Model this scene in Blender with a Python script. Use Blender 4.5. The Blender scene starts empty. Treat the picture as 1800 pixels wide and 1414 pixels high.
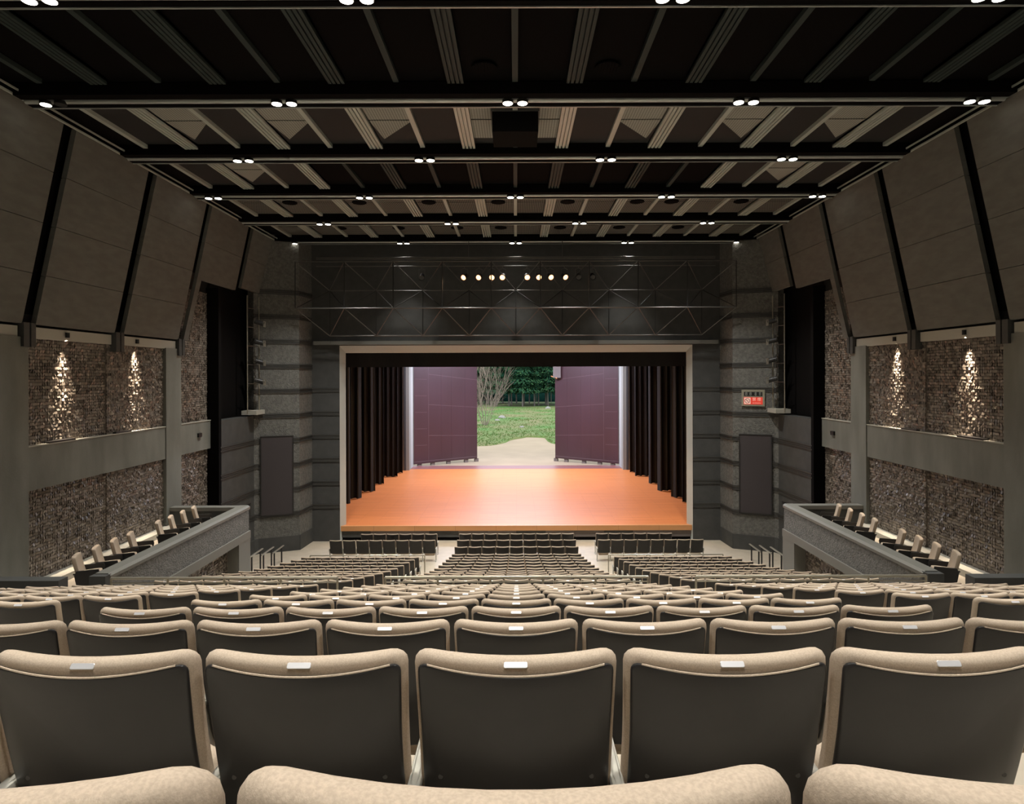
import bpy, math, random
from mathutils import Vector, Matrix
random.seed(7)
C = bpy.context.scene.collection
S = bpy.context.scene
PI = math.pi

# ------------------------------------------------------------------ camera
# metres; x to the right, y towards the stage, z up; the flat floor before the stage is z = 0
EYE = 7.3
FPX = 1116.0
cam = bpy.data.cameras.new('camera'); cam_o = bpy.data.objects.new('camera', cam); C.objects.link(cam_o)
cam.sensor_width = 36.0; cam.lens = FPX / 1800 * 36
cam.shift_x = -7 / 1800; cam.shift_y = -47 / 1800
cam.clip_start = 0.05; cam.clip_end = 1000
cam_o.matrix_world = Matrix.Translation((0, 0, EYE)) @ Matrix.Rotation(PI / 2, 4, 'X') @ Matrix.Rotation(-0.0032, 4, 'Z')
S.camera = cam_o

# ------------------------------------------------------------------ world, sun, exposure
W = bpy.data.worlds.new('overcast_sky'); S.world = W; W.use_nodes = True
bg = W.node_tree.nodes['Background']
bg.inputs[0].default_value = (0.80, 0.88, 1.0, 1); bg.inputs[1].default_value = 2.4
S.view_settings.view_transform = 'Standard'; S.view_settings.look = 'None'
S.view_settings.exposure = 0.0; S.view_settings.gamma = 1.0
S.view_settings.use_curve_mapping = False
try:
    S.cycles.use_denoising = True
    S.cycles.denoiser = 'OPENIMAGEDENOISE'
    S.cycles.max_bounces = 6; S.cycles.diffuse_bounces = 4; S.cycles.glossy_bounces = 3
    S.cycles.sample_clamp_indirect = 4.0
    S.cycles.use_adaptive_sampling = True
except Exception:
    pass

def light(kind, name, loc, energy, color=(1, 1, 1), aim=None, size=0.1, size_y=None, spot=None, blend=0.5, parent=None):
    l = bpy.data.lights.new(name, kind); l.energy = energy; l.color = color
    if kind == 'AREA':
        l.size = size
        if size_y: l.shape = 'RECTANGLE'; l.size_y = size_y
    elif kind in ('POINT', 'SPOT'):
        l.shadow_soft_size = size
    if kind == 'SPOT': l.spot_size = spot; l.spot_blend = blend
    o = bpy.data.objects.new(name, l); C.objects.link(o); o.location = loc
    if aim is not None:
        d = Vector(aim) - Vector(loc); o.rotation_euler = d.to_track_quat('-Z', 'Y').to_euler()
    if parent is not None: o.parent = parent
    return o
sun = light('SUN', 'sun', (0, 70, 40), 1.2, (1, 0.97, 0.9), aim=(-6, 90, 0)); sun.data.angle = 0.4

DOWN_W = 1650          # one pair of auditorium downlights
GRAZE_W = 420         # one tile grazer
STAGE_W = 820        # one added stage border light
WARM = (1.0, 0.96, 0.89)

# ------------------------------------------------------------------ materials
def mat(name, col, rough=0.6, metal=0.0, spec=0.5, emit=None, estr=1.0, noise=None, bump=None, island=None, coat=0):
    m = bpy.data.materials.new(name); m.use_nodes = True
    nt = m.node_tree; b = nt.nodes['Principled BSDF']
    b.inputs['Base Color'].default_value = (*col, 1); b.inputs['Roughness'].default_value = rough
    b.inputs['Metallic'].default_value = metal; b.inputs['Specular IOR Level'].default_value = spec
    if coat: b.inputs['Coat Weight'].default_value = coat; b.inputs['Coat Roughness'].default_value = 0.25
    tc = nt.nodes.new('ShaderNodeTexCoord')
    if emit: b.inputs['Emission Color'].default_value = (*emit, 1); b.inputs['Emission Strength'].default_value = estr
    if noise:                      # (scale, second colour, detail, stretch)
        sc, c2, det, st = noise
        mp = nt.nodes.new('ShaderNodeMapping'); mp.inputs['Scale'].default_value = st
        n = nt.nodes.new('ShaderNodeTexNoise'); n.inputs['Scale'].default_value = sc; n.inputs['Detail'].default_value = det
        r = nt.nodes.new('ShaderNodeValToRGB'); r.color_ramp.elements[0].position = .35; r.color_ramp.elements[1].position = .65
        r.color_ramp.elements[0].color = (*col, 1); r.color_ramp.elements[1].color = (*c2, 1)
        nt.links.new(tc.outputs['Object'], mp.inputs[0]); nt.links.new(mp.outputs[0], n.inputs['Vector'])
        nt.links.new(n.outputs['Fac'], r.inputs[0]); nt.links.new(r.outputs[0], b.inputs['Base Color'])
    if island:                     # second colour picked per separate piece
        g = nt.nodes.new('ShaderNodeNewGeometry'); r = nt.nodes.new('ShaderNodeValToRGB')
        r.color_ramp.elements[0].color = (*col, 1); r.color_ramp.elements[1].color = (*island, 1)
        nt.links.new(g.outputs['Random Per Island'], r.inputs[0]); nt.links.new(r.outputs[0], b.inputs['Base Color'])
    if bump:                       # (scale, strength, distance)
        n = nt.nodes.new('ShaderNodeTexNoise'); n.inputs['Scale'].default_value = bump[0]; n.inputs['Detail'].default_value = 4
        bp = nt.nodes.new('ShaderNodeBump'); bp.inputs['Strength'].default_value = bump[1]; bp.inputs['Distance'].default_value = bump[2]
        nt.links.new(tc.outputs['Object'], n.inputs['Vector']); nt.links.new(n.outputs['Fac'], bp.inputs['Height'])
        nt.links.new(bp.outputs[0], b.inputs['Normal'])
    return m

M = {}
M['fabric'] = mat('beige_fabric', (.50, .41, .32), .95, spec=.15, noise=(260, (.42, .345, .265), 2, (1, 1, 1)), bump=(500, .25, .002))
M['shell'] = mat('charcoal_shell', (.019, .0185, .019), .30, spec=.32, noise=(9, (.022, .021, .021), 3, (1, 1, 1)))
M['frame_metal'] = mat('pale_painted_metal', (.42, .41, .36), .4)
M['plate'] = mat('brushed_plate', (.9, .9, .92), .42, .7)
M['ink'] = mat('black_ink', (.02, .02, .02), .6)
M['screw'] = mat('black_screw', (.01, .01, .01), .4)
M['floor'] = mat('cream_floor', (.50, .44, .35), .38, noise=(3, (.44, .39, .31), 4, (1, 1, 1)))
M['riser'] = mat('grey_riser', (.12, .11, .10), .7)
M['concrete'] = mat('board_marked_concrete', (.195, .20, .178), .75, noise=(1.6, (.135, .138, .12), 8, (1, 1, .35)), bump=(25, .25, .01))
M['panel'] = mat('grey_wall_panel', (.125, .125, .112), .7, noise=(2.2, (.10, .10, .089), 6, (1, 1, 3)), bump=(40, .12, .006))
M['ledge'] = mat('pale_ledge', (.40, .39, .34), .6)
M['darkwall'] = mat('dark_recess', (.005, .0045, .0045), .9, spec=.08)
M['rough'] = mat('rough_grey_plaster', (.165, .165, .15), .72, noise=(9, (.105, .105, .097), 6, (1, 1, 1)), bump=(22, 1.0, .05))
M['smoothdark'] = mat('dark_grey_plaster', (.06, .062, .06), .7, noise=(3, (.048, .05, .049), 5, (1, 1, 1)), bump=(30, .3, .01))
M['band'] = mat('groove_band', (.045, .045, .042), .55)
M['brownpanel'] = mat('brown_acoustic_panel', (.05, .042, .044), .85)
M['cap'] = mat('parapet_cap', (.155, .155, .138), .5)
M['tile'] = mat('split_tile', (.10, .083, .068), .34, spec=.6, island=(.27, .235, .20))
M['grout'] = mat('tile_grout', (.012, .011, .010), .9)
M['jamb'] = mat('proscenium_frame', (.46, .50, .48), .38)
M['blackcloth'] = mat('black_velour', (.020, .019, .019), .9, spec=.2)
M['legcloth'] = mat('dark_grey_velour', (.024, .024, .023), .85, spec=.2)
M['blackmetal'] = mat('black_metal', (.015, .015, .015), .45)
M['steel'] = mat('dark_steel_tube', (.10, .10, .095), .3, .4)
M['bar'] = mat('grey_light_bar', (.48, .52, .50), .32, .35)
M['rib'] = mat('ceiling_rib_lit', (.44, .48, .44), .42, .2)
M['rib_unlit'] = mat('ceiling_rib_unlit', (.026, .036, .034), .6, spec=.2)  # same rib with the shade of the unlit bays put into its colour
M['ceilblack'] = mat('black_ceiling', (.004, .0035, .0035), .9, spec=.05)
M['rail'] = mat('brass_grey_rail', (.34, .32, .26), .3, .6)
M['paleframe'] = mat('white_portal', (.42, .44, .42), .5)
M['greyframe'] = mat('grey_portal', (.26, .27, .24), .5)
M['purple'] = mat('maroon_steel_door', (.052, .025, .028), .36, spec=.6, noise=(.6, (.06, .029, .035), 2, (1, 1, .2)))
M['seam'] = mat('door_seam', (.12, .075, .08), .45)
M['threshold'] = mat('pink_threshold', (.22, .09, .085), .4)
M['sand'] = mat('pale_sand', (.36, .275, .175), .95, noise=(.5, (.32, .245, .155), 6, (1, 1, 1)))
M['grass'] = mat('meadow_grass', (.065, .165, .018), .95, noise=(.22, (.18, .165, .06), 8, (1, .7, 1)))
M['blade'] = mat('grass_blade', (.05, .15, .014), .9, island=(.17, .19, .06))
M['needle'] = mat('conifer_foliage', (.006, .042, .026), .95, spec=.1, island=(.05, .12, .045))
M['hill'] = mat('dark_forest_slope', (.002, .010, .008), 1, spec=0, noise=(1.5, (.005, .02, .014), 6, (1, 1, 2)))
M['bark'] = mat('pale_bark', (.16, .13, .11), .9)
M['twig'] = mat('bare_twig', (.25, .19, .15), .9)
M['stone'] = mat('field_stone', (.28, .26, .23), .9)
M['lamp'] = mat('lit_lamp_lens', (1, 1, 1), .4, emit=(1, .93, .80), estr=14)
M['spotlens'] = mat('lit_spot_lens', (1, .8, .6), .4, emit=(1, .42, .19), estr=4.5)
M['red'] = mat('red_sign_face', (.62, .045, .03), .5, emit=(.9, .07, .04), estr=.35)
M['pinksign'] = mat('pale_sign_face', (.85, .55, .48), .5, emit=(1, .55, .45), estr=.35)
M['signmetal'] = mat('sign_metal_frame', (.26, .25, .19), .5)
M['digit'] = mat('unlit_grey_digit', (.28, .30, .27), .6)
M['plinth'] = mat('stage_front_panel', (.14, .12, .11), .6)

def grille(name, c1, c2, sx, sy):
    m = mat(name, c1, .8); nt = m.node_tree; b = nt.nodes['Principled BSDF']
    tc = nt.nodes.new('ShaderNodeTexCoord'); prev = None
    for ax, sc in (('X', sx), ('Y', sy)):
        w = nt.nodes.new('ShaderNodeTexWave'); w.bands_direction = ax; w.inputs['Scale'].default_value = sc
        nt.links.new(tc.outputs['Object'], w.inputs['Vector'])
        r = nt.nodes.new('ShaderNodeValToRGB'); r.color_ramp.elements[0].position = .25; r.color_ramp.elements[1].position = .5
        nt.links.new(w.outputs['Fac'], r.inputs[0])
        if prev is None: prev = r
        else:
            mx = nt.nodes.new('ShaderNodeMath'); mx.operation = 'MULTIPLY'
            nt.links.new(prev.outputs[0], mx.inputs[0]); nt.links.new(r.outputs[0], mx.inputs[1]); prev = mx
    mix = nt.nodes.new('ShaderNodeMix'); mix.data_type = 'RGBA'
    mix.inputs[6].default_value = (*c2, 1); mix.inputs[7].default_value = (*c1, 1)
    nt.links.new(prev.outputs[0], mix.inputs[0]); nt.links.new(mix.outputs[2], b.inputs['Base Color'])
    return m
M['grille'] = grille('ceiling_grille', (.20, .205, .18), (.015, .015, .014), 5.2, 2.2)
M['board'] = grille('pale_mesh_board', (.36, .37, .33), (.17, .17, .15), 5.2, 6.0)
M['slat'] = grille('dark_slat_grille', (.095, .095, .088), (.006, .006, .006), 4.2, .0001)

def wood(name, c1, c2, rough):
    m = mat(name, c1, rough, noise=(1.2, c2, 6, (.35, 5, 1)), spec=.5); nt = m.node_tree; b = nt.nodes['Principled BSDF']
    old = b.inputs['Base Color'].links[0].from_socket
    tc = nt.nodes['Texture Coordinate']
    br = nt.nodes.new('ShaderNodeTexBrick'); br.inputs['Scale'].default_value = 1; br.inputs['Mortar Size'].default_value = .008
    br.inputs['Brick Width'].default_value = 1.8; br.inputs['Row Height'].default_value = .11
    br.inputs['Color1'].default_value = (1, 1, 1, 1); br.inputs['Color2'].default_value = (.9, .9, .9, 1); br.inputs['Mortar'].default_value = (.6, .6, .6, 1)
    nt.links.new(tc.outputs['Object'], br.inputs['Vector'])
    mx = nt.nodes.new('ShaderNodeMix'); mx.data_type = 'RGBA'; mx.blend_type = 'MULTIPLY'; mx.inputs[0].default_value = 1
    nt.links.new(old, mx.inputs[6]); nt.links.new(br.outputs['Color'], mx.inputs[7]); nt.links.new(mx.outputs[2], b.inputs['Base Color'])
    return m
M['stagewood'] = wood('orange_stage_boards', (.60, .195, .055), (.66, .225, .068), .42)
M['lipwood'] = wood('stage_lip_wood', (.62, .30, .12), (.55, .26, .10), .4)

# ------------------------------------------------------------------ mesh builder
class MB:
    def __init__(s): s.v = []; s.f = []
    def add(s, v, f):
        n = len(s.v); s.v += [tuple(p) for p in v]; s.f += [tuple(i + n for i in q) for q in f]; return s
    def box(s, x0, x1, y0, y1, z0, z1):
        v = [(x, y, z) for x in (x0, x1) for y in (y0, y1) for z in (z0, z1)]
        return s.add(v, [(0, 1, 3, 2), (4, 6, 7, 5), (0, 4, 5, 1), (2, 3, 7, 6), (0, 2, 6, 4), (1, 5, 7, 3)])
    def hexa(s, a, b):             # two matching quads joined into a solid
        return s.add(list(a) + list(b), [(3, 2, 1, 0), (4, 5, 6, 7)] + [(i, (i + 1) % 4, (i + 1) % 4 + 4, i + 4) for i in range(4)])
    def prism(s, poly, a, b, axis='z'):
        n = len(poly)
        def P(p, t): return {'z': (p[0], p[1], t), 'y': (p[0], t, p[1]), 'x': (t, p[0], p[1])}[axis]
        return s.add([P(p, a) for p in poly] + [P(p, b) for p in poly],
                     [tuple(range(n))[::-1], tuple(range(n, 2 * n))] + [(i, (i + 1) % n, (i + 1) % n + n, i + n) for i in range(n)])
    def tube(s, p0, p1, r, n=8, r1=None, cap=True):
        p0, p1 = Vector(p0), Vector(p1); d = p1 - p0
        if d.length < 1e-6: return s
        q = d.to_track_quat('Z', 'Y'); r1 = r if r1 is None else r1; v = []
        for p, rr in ((p0, r), (p1, r1)):
            for i in range(n):
                a = 2 * PI * i / n; v.append(p + q @ Vector((rr * math.cos(a), rr * math.sin(a), 0)))
        f = [(i, (i + 1) % n, (i + 1) % n + n, i + n) for i in range(n)]
        if cap: f += [tuple(range(n))[::-1], tuple(range(n, 2 * n))]
        return s.add(v, f)
    def path(s, pts, r, n=8):
        for a, b in zip(pts, pts[1:]): s.tube(a, b, r, n)
        return s
    def tf(s, m):
        s.v = [tuple(m @ Vector(p)) for p in s.v]; return s
    def mesh(s, name, m, angle=35):
        me = bpy.data.meshes.new(name); me.from_pydata(s.v, [], s.f); me.materials.append(m)
        me.validate(); me.update()
        if angle:
            me.shade_smooth(); me.set_sharp_from_angle(angle=math.radians(angle))
        return me
    def build(s, name, m, parent=None, angle=35, loc=None):
        o = bpy.data.objects.new(name, s.mesh(name, m, angle)); C.objects.link(o)
        if loc is not None: o.location = loc
        if parent is not None: o.parent = parent
        return o

def mirror(mb):
    k = MB(); k.v = [(-x, y, z) for x, y, z in mb.v]; k.f = [tuple(reversed(f)) for f in mb.f]; return k
def sided(mb, s): return mb if s < 0 else mirror(mb)   # everything on the sides is written for the left
def tag(o, label, cat=None, group=None, kind=None):
    if label: o['label'] = label
    if cat: o['category'] = cat
    if group: o['group'] = group
    if kind: o['kind'] = kind
    return o
def thing(name, label, cat, loc=(0, 0, 0), group=None, rz=0, kind=None):
    o = bpy.data.objects.new(name, None); C.objects.link(o); o.location = loc; o.rotation_euler = (0, 0, rz)
    o.empty_display_size = .2
    return tag(o, label, cat, group, kind)
SIDE = {-1: 'left', 1: 'right'}
ORD = lambda n: {1: '1st', 2: '2nd', 3: '3rd'}.get(n, '%dth' % n)
WORD = ['zeroth', 'first', 'second', 'third', 'fourth', 'fifth', 'sixth', 'seventh', 'eighth', 'ninth', 'tenth', 'eleventh', 'twelfth', 'thirteenth', 'fourteenth']

# ------------------------------------------------------------------ floor: raked treads
UP_Y = [.55 + .99 * k - (.015 if k == 0 else 0) for k in range(11)]                 # seat-back tops of the upper rows
UP_Z = [EYE - (.369 + .307 * k - (.018 if k == 0 else 0)) - .88 for k in range(11)]
LO_Y = [12.95 + .985 * n for n in range(14)]
LO_H = [4.17, 4.43, 4.69, 4.95, 5.20, 5.43, 5.64, 5.84, 6.04, 6.24, 6.42, 6.42, 6.42, 6.42]
LO_Z = [EYE - h - .88 for h in LO_H]
WALLX = 11.2
fl = MB()
fl.box(-12, 12, -3.2, UP_Y[0] - .14, -.6, UP_Z[0] + .307)
for k in range(11):
    y1 = UP_Y[k + 1] - .14 if k < 10 else 11.45
    fl.box(-12, 12, UP_Y[k] - .14, y1, -.6, UP_Z[k])
fl.box(-12, 12, 11.45, LO_Y[0] - .14, -.6, 2.50)
for n in range(10):
    fl.box(-11.4, 11.4, LO_Y[n] - .14, LO_Y[n + 1] - .14, -.6, LO_Z[n])
fl.box(-11.4, 11.4, LO_Y[10] - .14, 28.1, -.6, 0.0)
floor = tag(fl.build('floor', M['floor'], angle=0), None, kind='structure')

# ------------------------------------------------------------------ seats
def slab(w, h, t, r, er, N=12, caps=(.45, .8), erings=4, top_in=0):
    """rounded rectangle (x,z) of thickness t (y), rounded edges; centred"""
    out = []
    for cx, cz, a0 in ((w / 2 - r, h / 2 - r, 0), (-w / 2 + r, h / 2 - r, 90), (-w / 2 + r, -h / 2 + r, 180), (w / 2 - r, -h / 2 + r, 270)):
        for i in range(5):
            a = math.radians(a0 + 90 * i / 4); out.append((cx + r * math.cos(a), cz + r * math.sin(a)))
        # straight run to the next corner, subdivided
        nx = {0: ((-w / 2 + r, h / 2)), 90: (-w / 2, -h / 2 + r), 180: (w / 2 - r, -h / 2), 270: (w / 2, h / 2 - r)}[a0]
        p = out[-1]
        for i in range(1, N):
            out.append((p[0] + (nx[0] - p[0]) * i / N, p[1] + (nx[1] - p[1]) * i / N))
    n = len(out); rings = []
    for c in caps: rings.append((c, c, -t / 2))
    for i in range(erings + 1):
        a = PI / 2 * i / erings; ins = er * (1 - math.sin(a)); rings.append((1 - 2 * ins / w, 1 - 2 * ins / h, -t / 2 + er * (1 - math.cos(a))))
    for i in range(erings, -1, -1):
        a = PI / 2 * i / erings; ins = er * (1 - math.sin(a)); rings.append((1 - 2 * ins / w, 1 - 2 * ins / h, t / 2 - er * (1 - math.cos(a))))
    for c in reversed(caps): rings.append((c, c, t / 2))
    m = MB(); v = [(0, -t / 2, 0)]
    for sx, sz, y in rings: v += [(x * sx, y, z * sz) for x, z in out]
    v.append((0, t / 2, 0)); f = []
    for i in range(n): f.append((0, 1 + i, 1 + (i + 1) % n))
    for k in range(len(rings) - 1):
        for i in range(n):
            a = 1 + k * n; f.append((a + i, a + n + i, a + n + (i + 1) % n, a + (i + 1) % n))
    e = len(v) - 1; a = 1 + (len(rings) - 1) * n
    for i in range(n): f.append((a + (i + 1) % n, a + i, e))
    return m.add(v, f)

def bend(mb, zc, yoff, dip, c=.034, z_top=.88):
    w = .25; nv = []
    for x, y, z in mb.v:
        q = min(1.0, abs(x) / w) ** 2
        zz = z + zc
        up = max(0.0, min(1.0, (zz - .66) / .2))
        yy = y + yoff + c * q + (z_top - zz) * .26 - .012 * math.sin(PI * max(0, min(1, (zz - .35) / .5)))
        nv.append((x * (1 - .02 * (1 - up)), yy, zz - dip * (1 - q) * up))
    mb.v = nv; return mb

def seat_meshes(N, er, down=False):
    P = {}
    P['backrest'] = (bend(slab(.504, .56, .085 if down else .056, .040, .026, N, erings=er), .602, .004, .010), 'fabric')
    P['shell'] = (bend(slab(.480, .54, .016, .024, .007, N, erings=max(1, er - 2)), .590, -.028, .024), 'shell')
    pp = MB().path([(-.215 + .43 * i / 20, 0, .27) for i in range(21)], .0032, 6)
    P['piping'] = (bend(pp, .590, -.031, .024), 'fabric')
    if not down:
        q = slab(.41, .32, .10, .06, .04, max(3, N // 3), erings=max(2, er - 1)); q.v = [(x, y + .27 - z * .12, z + .35) for x, y, z in q.v]
    else:
        q = slab(.45, .44, .12, .08, .045, max(3, N // 3), erings=max(2, er - 1)); q.v = [(x, z + .30, y + .42 + .05 * z) for x, y, z in q.v]
    P['seat_cushion'] = (q, 'fabric')
    a = slab(.036, .27, .034, .016, .011, 3, caps=(.6,), erings=2); a.v = [(x - .26, z + .17, y + .505) for x, y, z in a.v]
    P['armrest'] = (a, 'frame_metal')
    s = MB(); s.prism([(.06, 0), (.30, 0), (.30, .025), (.20, .06), (.19, .36), (.29, .45), (.29, .49), (.05, .49), (.06, .42), (.11, .34), (.12, .06), (.06, .025)], -.275, -.245, 'x')
    P['side_frame'] = (s, 'frame_metal')
    return P
def shifted(mb, dx):
    k = MB(); k.v = [(x + dx, y, z) for x, y, z in mb.v]; k.f = list(mb.f); return k

HI = seat_meshes(9, 5); LOW = seat_meshes(2, 2)
TER = seat_meshes(4, 3, True)
TER['armrest'] = (TER['armrest'][0], 'blackmetal'); TER['side_frame'] = (MB().prism([(.14, 0), (.34, 0), (.34, .04), (.30, .12), (.50, .24), (.54, .50), (.52, .57), (.10, .57), (.06, .48), (.12, .14)], -.282, -.238, 'x'), 'blackmetal')
def mk(P, pre):
    d = {k: mb.mesh(k, M[m]) for k, (mb, m) in P.items()}
    for q in ('armrest', 'side_frame'): d[q + '_end'] = shifted(P[q][0], .52).mesh(q, M[P[q][1]])
    # number plate, sunk in the back of the roll
    pl = slab(.058, .015, .004, .004, .0012, 2, caps=(.6,), erings=1)
    pl.tf(Matrix.Translation((0, -.0158, .8600)) @ Matrix.Rotation(math.radians(-37), 4, 'X'))
    d['number_plate'] = pl.mesh('number_plate', M['plate'])
    for sx, nm in ((-1, 'screw_a'), (1, 'screw_b')):
        t = MB(); z = .545; y = -.028 + .034 * (.19 / .238) ** 2 + (.88 - z) * .26 - .012 * math.sin(PI * (z - .35) / .5)
        t.tube((sx * .19, y - .0105, z), (sx * .19, y - .003, z), .006, 10); d[nm] = t.mesh('screw', M['screw'])
    return d
HM = mk(HI, 'h'); TM = mk(TER, 't')

def put_seat(label, group, x, y, z, rz=0, end=False, meshes=HM, plate=True, screws=False):
    r = bpy.data.objects.new('auditorium_seat', None); C.objects.link(r); r.location = (x, y, z); r.rotation_euler = (0, 0, rz)
    r.empty_display_size = .2
    tag(r, label, 'seat', group)
    names = ['backrest', 'shell'] + (['piping'] if screws else []) + [ 'seat_cushion', 'armrest', 'side_frame'] + (['number_plate'] if plate else []) + (['screw_a', 'screw_b'] if screws else [])
    if end: names += ['armrest_end', 'side_frame_end']
    for nm in names:
        o = bpy.data.objects.new(nm.split('_end')[0].replace('screw_a', 'screw').replace('screw_b', 'screw'), meshes[nm]); C.objects.link(o); o.parent = r
    return r

def px(x, y): return 907 + FPX * x / y
seats = []     # (score, label, group, x, y, z, end, plate, screws)
def block_seats(rows, zs, spec, upper):
    for k, (y, z) in enumerate(zip(rows, zs)):
        for bl, xs in spec(k):
            for i, x in enumerate(xs):
                if not (-45 < px(x + .25, y) and px(x - .25, y) < 1845): continue
                ww = FPX * .48 / y
                nxt = FPX * (EYE - z - .88) / y - (FPX * (EYE - zs[k + 1] - .88) / rows[k + 1] if k + 1 < len(rows) else 0)
                vis = ww * max(ww * .12, min(abs(nxt) if k + 1 < len(rows) else ww, ww * 1.1))
                if not upper and k >= 10: vis = ww * ww * .5
                rowtxt = (WORD[k + 1] + ' row from the camera') if upper else (WORD[k + 1] + ' row beyond the cross-aisle rail')
                if bl == 'centre':
                    c = i - 4; where = 'in the middle' if c == 0 else '%s %s of the middle' % (ORD(abs(c)), 'left' if c < 0 else 'right')
                    lab = 'beige-topped seat %s of centre block, %s' % (where, rowtxt) if c else 'beige-topped middle seat of centre block, %s' % rowtxt
                else:
                    n = i + 1
                    lab = 'beige-topped seat of %s block, %s from its aisle, %s' % (bl, ORD(n), rowtxt)
                end = (i == len(xs) - 1) if bl != 'left' else (i == 0)
                seats.append((vis, lab, ('%s seats above the cross aisle' if upper else '%s seats below the cross aisle') % bl, x, y, z, end, upper or k < 3, upper and k <= 3))
def spec_u(k):
    yield 'centre', [-.003 + .52 * i for i in range(-4, 5)]
    yield 'left', [-3.53 - .51 * i for i in range(8)]
    yield 'right', [3.53 + .51 * i for i in range(8)]
def spec_l(k):
    yield 'centre', [.52 * i for i in range(-4, 5)]
    if k <= 9:
        yield 'left', [-3.60 - .51 * i for i in range(8)]; yield 'right', [3.60 + .51 * i for i in range(8)]
    elif k == 12:
        yield 'left', [-3.42 - .52 * i for i in range(8)]; yield 'right', [3.42 + .52 * i for i in range(8)]
    elif k == 13:
        yield 'left', [-3.47 - .52 * i for i in range(6)]; yield 'right', [3.47 + .52 * i for i in range(6)]
block_seats(UP_Y, UP_Z, spec_u, True)
block_seats(LO_Y, LO_Z, spec_l, False)
seats.sort(key=lambda t: -t[0])
NIND = 300 - 16
for vis, lab, grp, x, y, z, end, plate, scr in seats[:NIND]:
    put_seat(lab, grp, x, y, z, 0, end, HM, plate, scr)
rest = seats[NIND:]
acc = {}
for vis, lab, grp, x, y, z, end, plate, scr in rest:
    for k, (mb, mt) in LOW.items():
        if k == 'piping': continue
        b = acc.setdefault(mt, MB()); b.add([(vx + x, vy + y, vz + z) for vx, vy, vz in mb.v], mb.f)
        if end and k in ('armrest', 'side_frame'): b.add([(vx + x + .52, vy + y, vz + z) for vx, vy, vz in mb.v], mb.f)
if rest:
    me_parts = list(acc.items()); allv = MB(); idx = []
    for i, (mt, b) in enumerate(me_parts): allv.add(b.v, b.f); idx += [i] * len(b.f)
    me = bpy.data.meshes.new('auditorium_seats'); me.from_pydata(allv.v, [], allv.f)
    for mt, b in me_parts: me.materials.append(M[mt])
    me.polygons.foreach_set('material_index', idx); me.shade_smooth(); me.set_sharp_from_angle(angle=math.radians(40))
    o = bpy.data.objects.new('auditorium_seats', me); C.objects.link(o)
    tag(o, 'distant middle rows of small beige-topped seats between cross aisle and stage', 'seats', kind='stuff')

# ------------------------------------------------------------------ rails of the cross aisle
def aisle_rail(x0, x1, y, ztop, drop, label, nposts, lower=.085):
    t = thing('handrail', label, 'handrail', (0, 0, 0))
    MB().tube((x0, y, ztop), (x1, y, ztop), .024, 10).build('rail', M['rail'], t)
    MB().tube((x0, y, ztop - lower), (x1, y, ztop - lower), .012, 8).build('lower_rail', M['rail'], t)
    for i in range(nposts):
        x = x0 + (x1 - x0) * i / (nposts - 1)
        MB().tube((x, y, ztop), (x, y, ztop - drop), .02, 8).build('post', M['rail'], t)
    return t
zr = EYE - 356.5 / FPX * 11.35
aisle_rail(-2.36, 2.36, 11.40, zr, zr - UP_Z[10], 'long metal handrail across the centre block above the cross aisle', 6)
aisle_rail(-7.28, -3.22, 11.40, zr, zr - UP_Z[10], 'metal handrail across the left block above the cross aisle', 5)
aisle_rail(3.22, 7.35, 11.40, zr, zr - UP_Z[10], 'metal handrail across the right block above the cross aisle', 5)
for s in (-1, 1):
    aisle_rail(s * 3.27, s * 7.35, 22.6, EYE - 6.40, .9, 'low metal rail at the front of the %s block, facing the stage' % SIDE[s], 4, .12)
for s in (-1, 1):
    for i in range(3):
        y0 = 21.85 + 1.03 * i; zt = EYE - 6.235 - .22 * i
        t = thing('stair_handrail', 'short pale handrail on two black posts by the %s wall, %s the terrace' % (SIDE[s], ('nearest', 'middle one below', 'farthest from')[i]), 'handrail', (s * 9.2, y0, 0), group='%s stair handrails' % SIDE[s])
        MB().box(-.03, .03, 0, 1.15, zt - .03, zt).build('rail', M['rail'], t)
        for yy in (.2, .95):
            MB().tube((0, yy, zt - .03), (0, yy, max(0, LO_Z[9]) if y0 + yy < 22.6 else 0), .03, 8).build('post', M['blackmetal'], t)

# ------------------------------------------------------------------ side walls
RIBY = [10.86, 14.13, 17.40, 20.65, 23.95]
def PX(h): return 11.0 - (h - 1.2) * .213          # wall panel plane: distance from the axis at height h above the eye
def tiles(x, y0, y1, z0, z1, mb, ts=.078):
    ny = max(1, round((y1 - y0) / ts)); nz = max(1, round((z1 - z0) / ts)); dy = (y1 - y0) / ny; dz = (z1 - z0) / nz
    for j in range(nz):
        for i in range(ny):
            off = .5 * dy * (j % 2) * 0
            a0 = y0 + i * dy + .005; a1 = y0 + (i + 1) * dy - .005; b0 = z0 + j * dz + .005; b1 = z0 + (j + 1) * dz - .005
            ty = random.uniform(-.013, .013); tz = random.uniform(-.013, .013); dd = random.uniform(0, .012)
            f = [(x + .022 + dd + sy * ty + sz * tz, yy, zz) for yy, zz, sy, sz in ((a0, b0, -1, -1), (a1, b0, 1, -1), (a1, b1, 1, 1), (a0, b1, -1, 1))]
            bk = [(x - .01, yy, zz) for yy, zz in ((a0, b0), (a1, b0), (a1, b1), (a0, b1))]
            mb.add(f + bk, [(0, 1, 2, 3), (0, 4, 5, 1), (1, 5, 6, 2), (2, 6, 7, 3), (3, 7, 4, 0)])
COLS = [(9.4, 10.3), (13.0, 14.35), (20.0, 20.9)]
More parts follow.
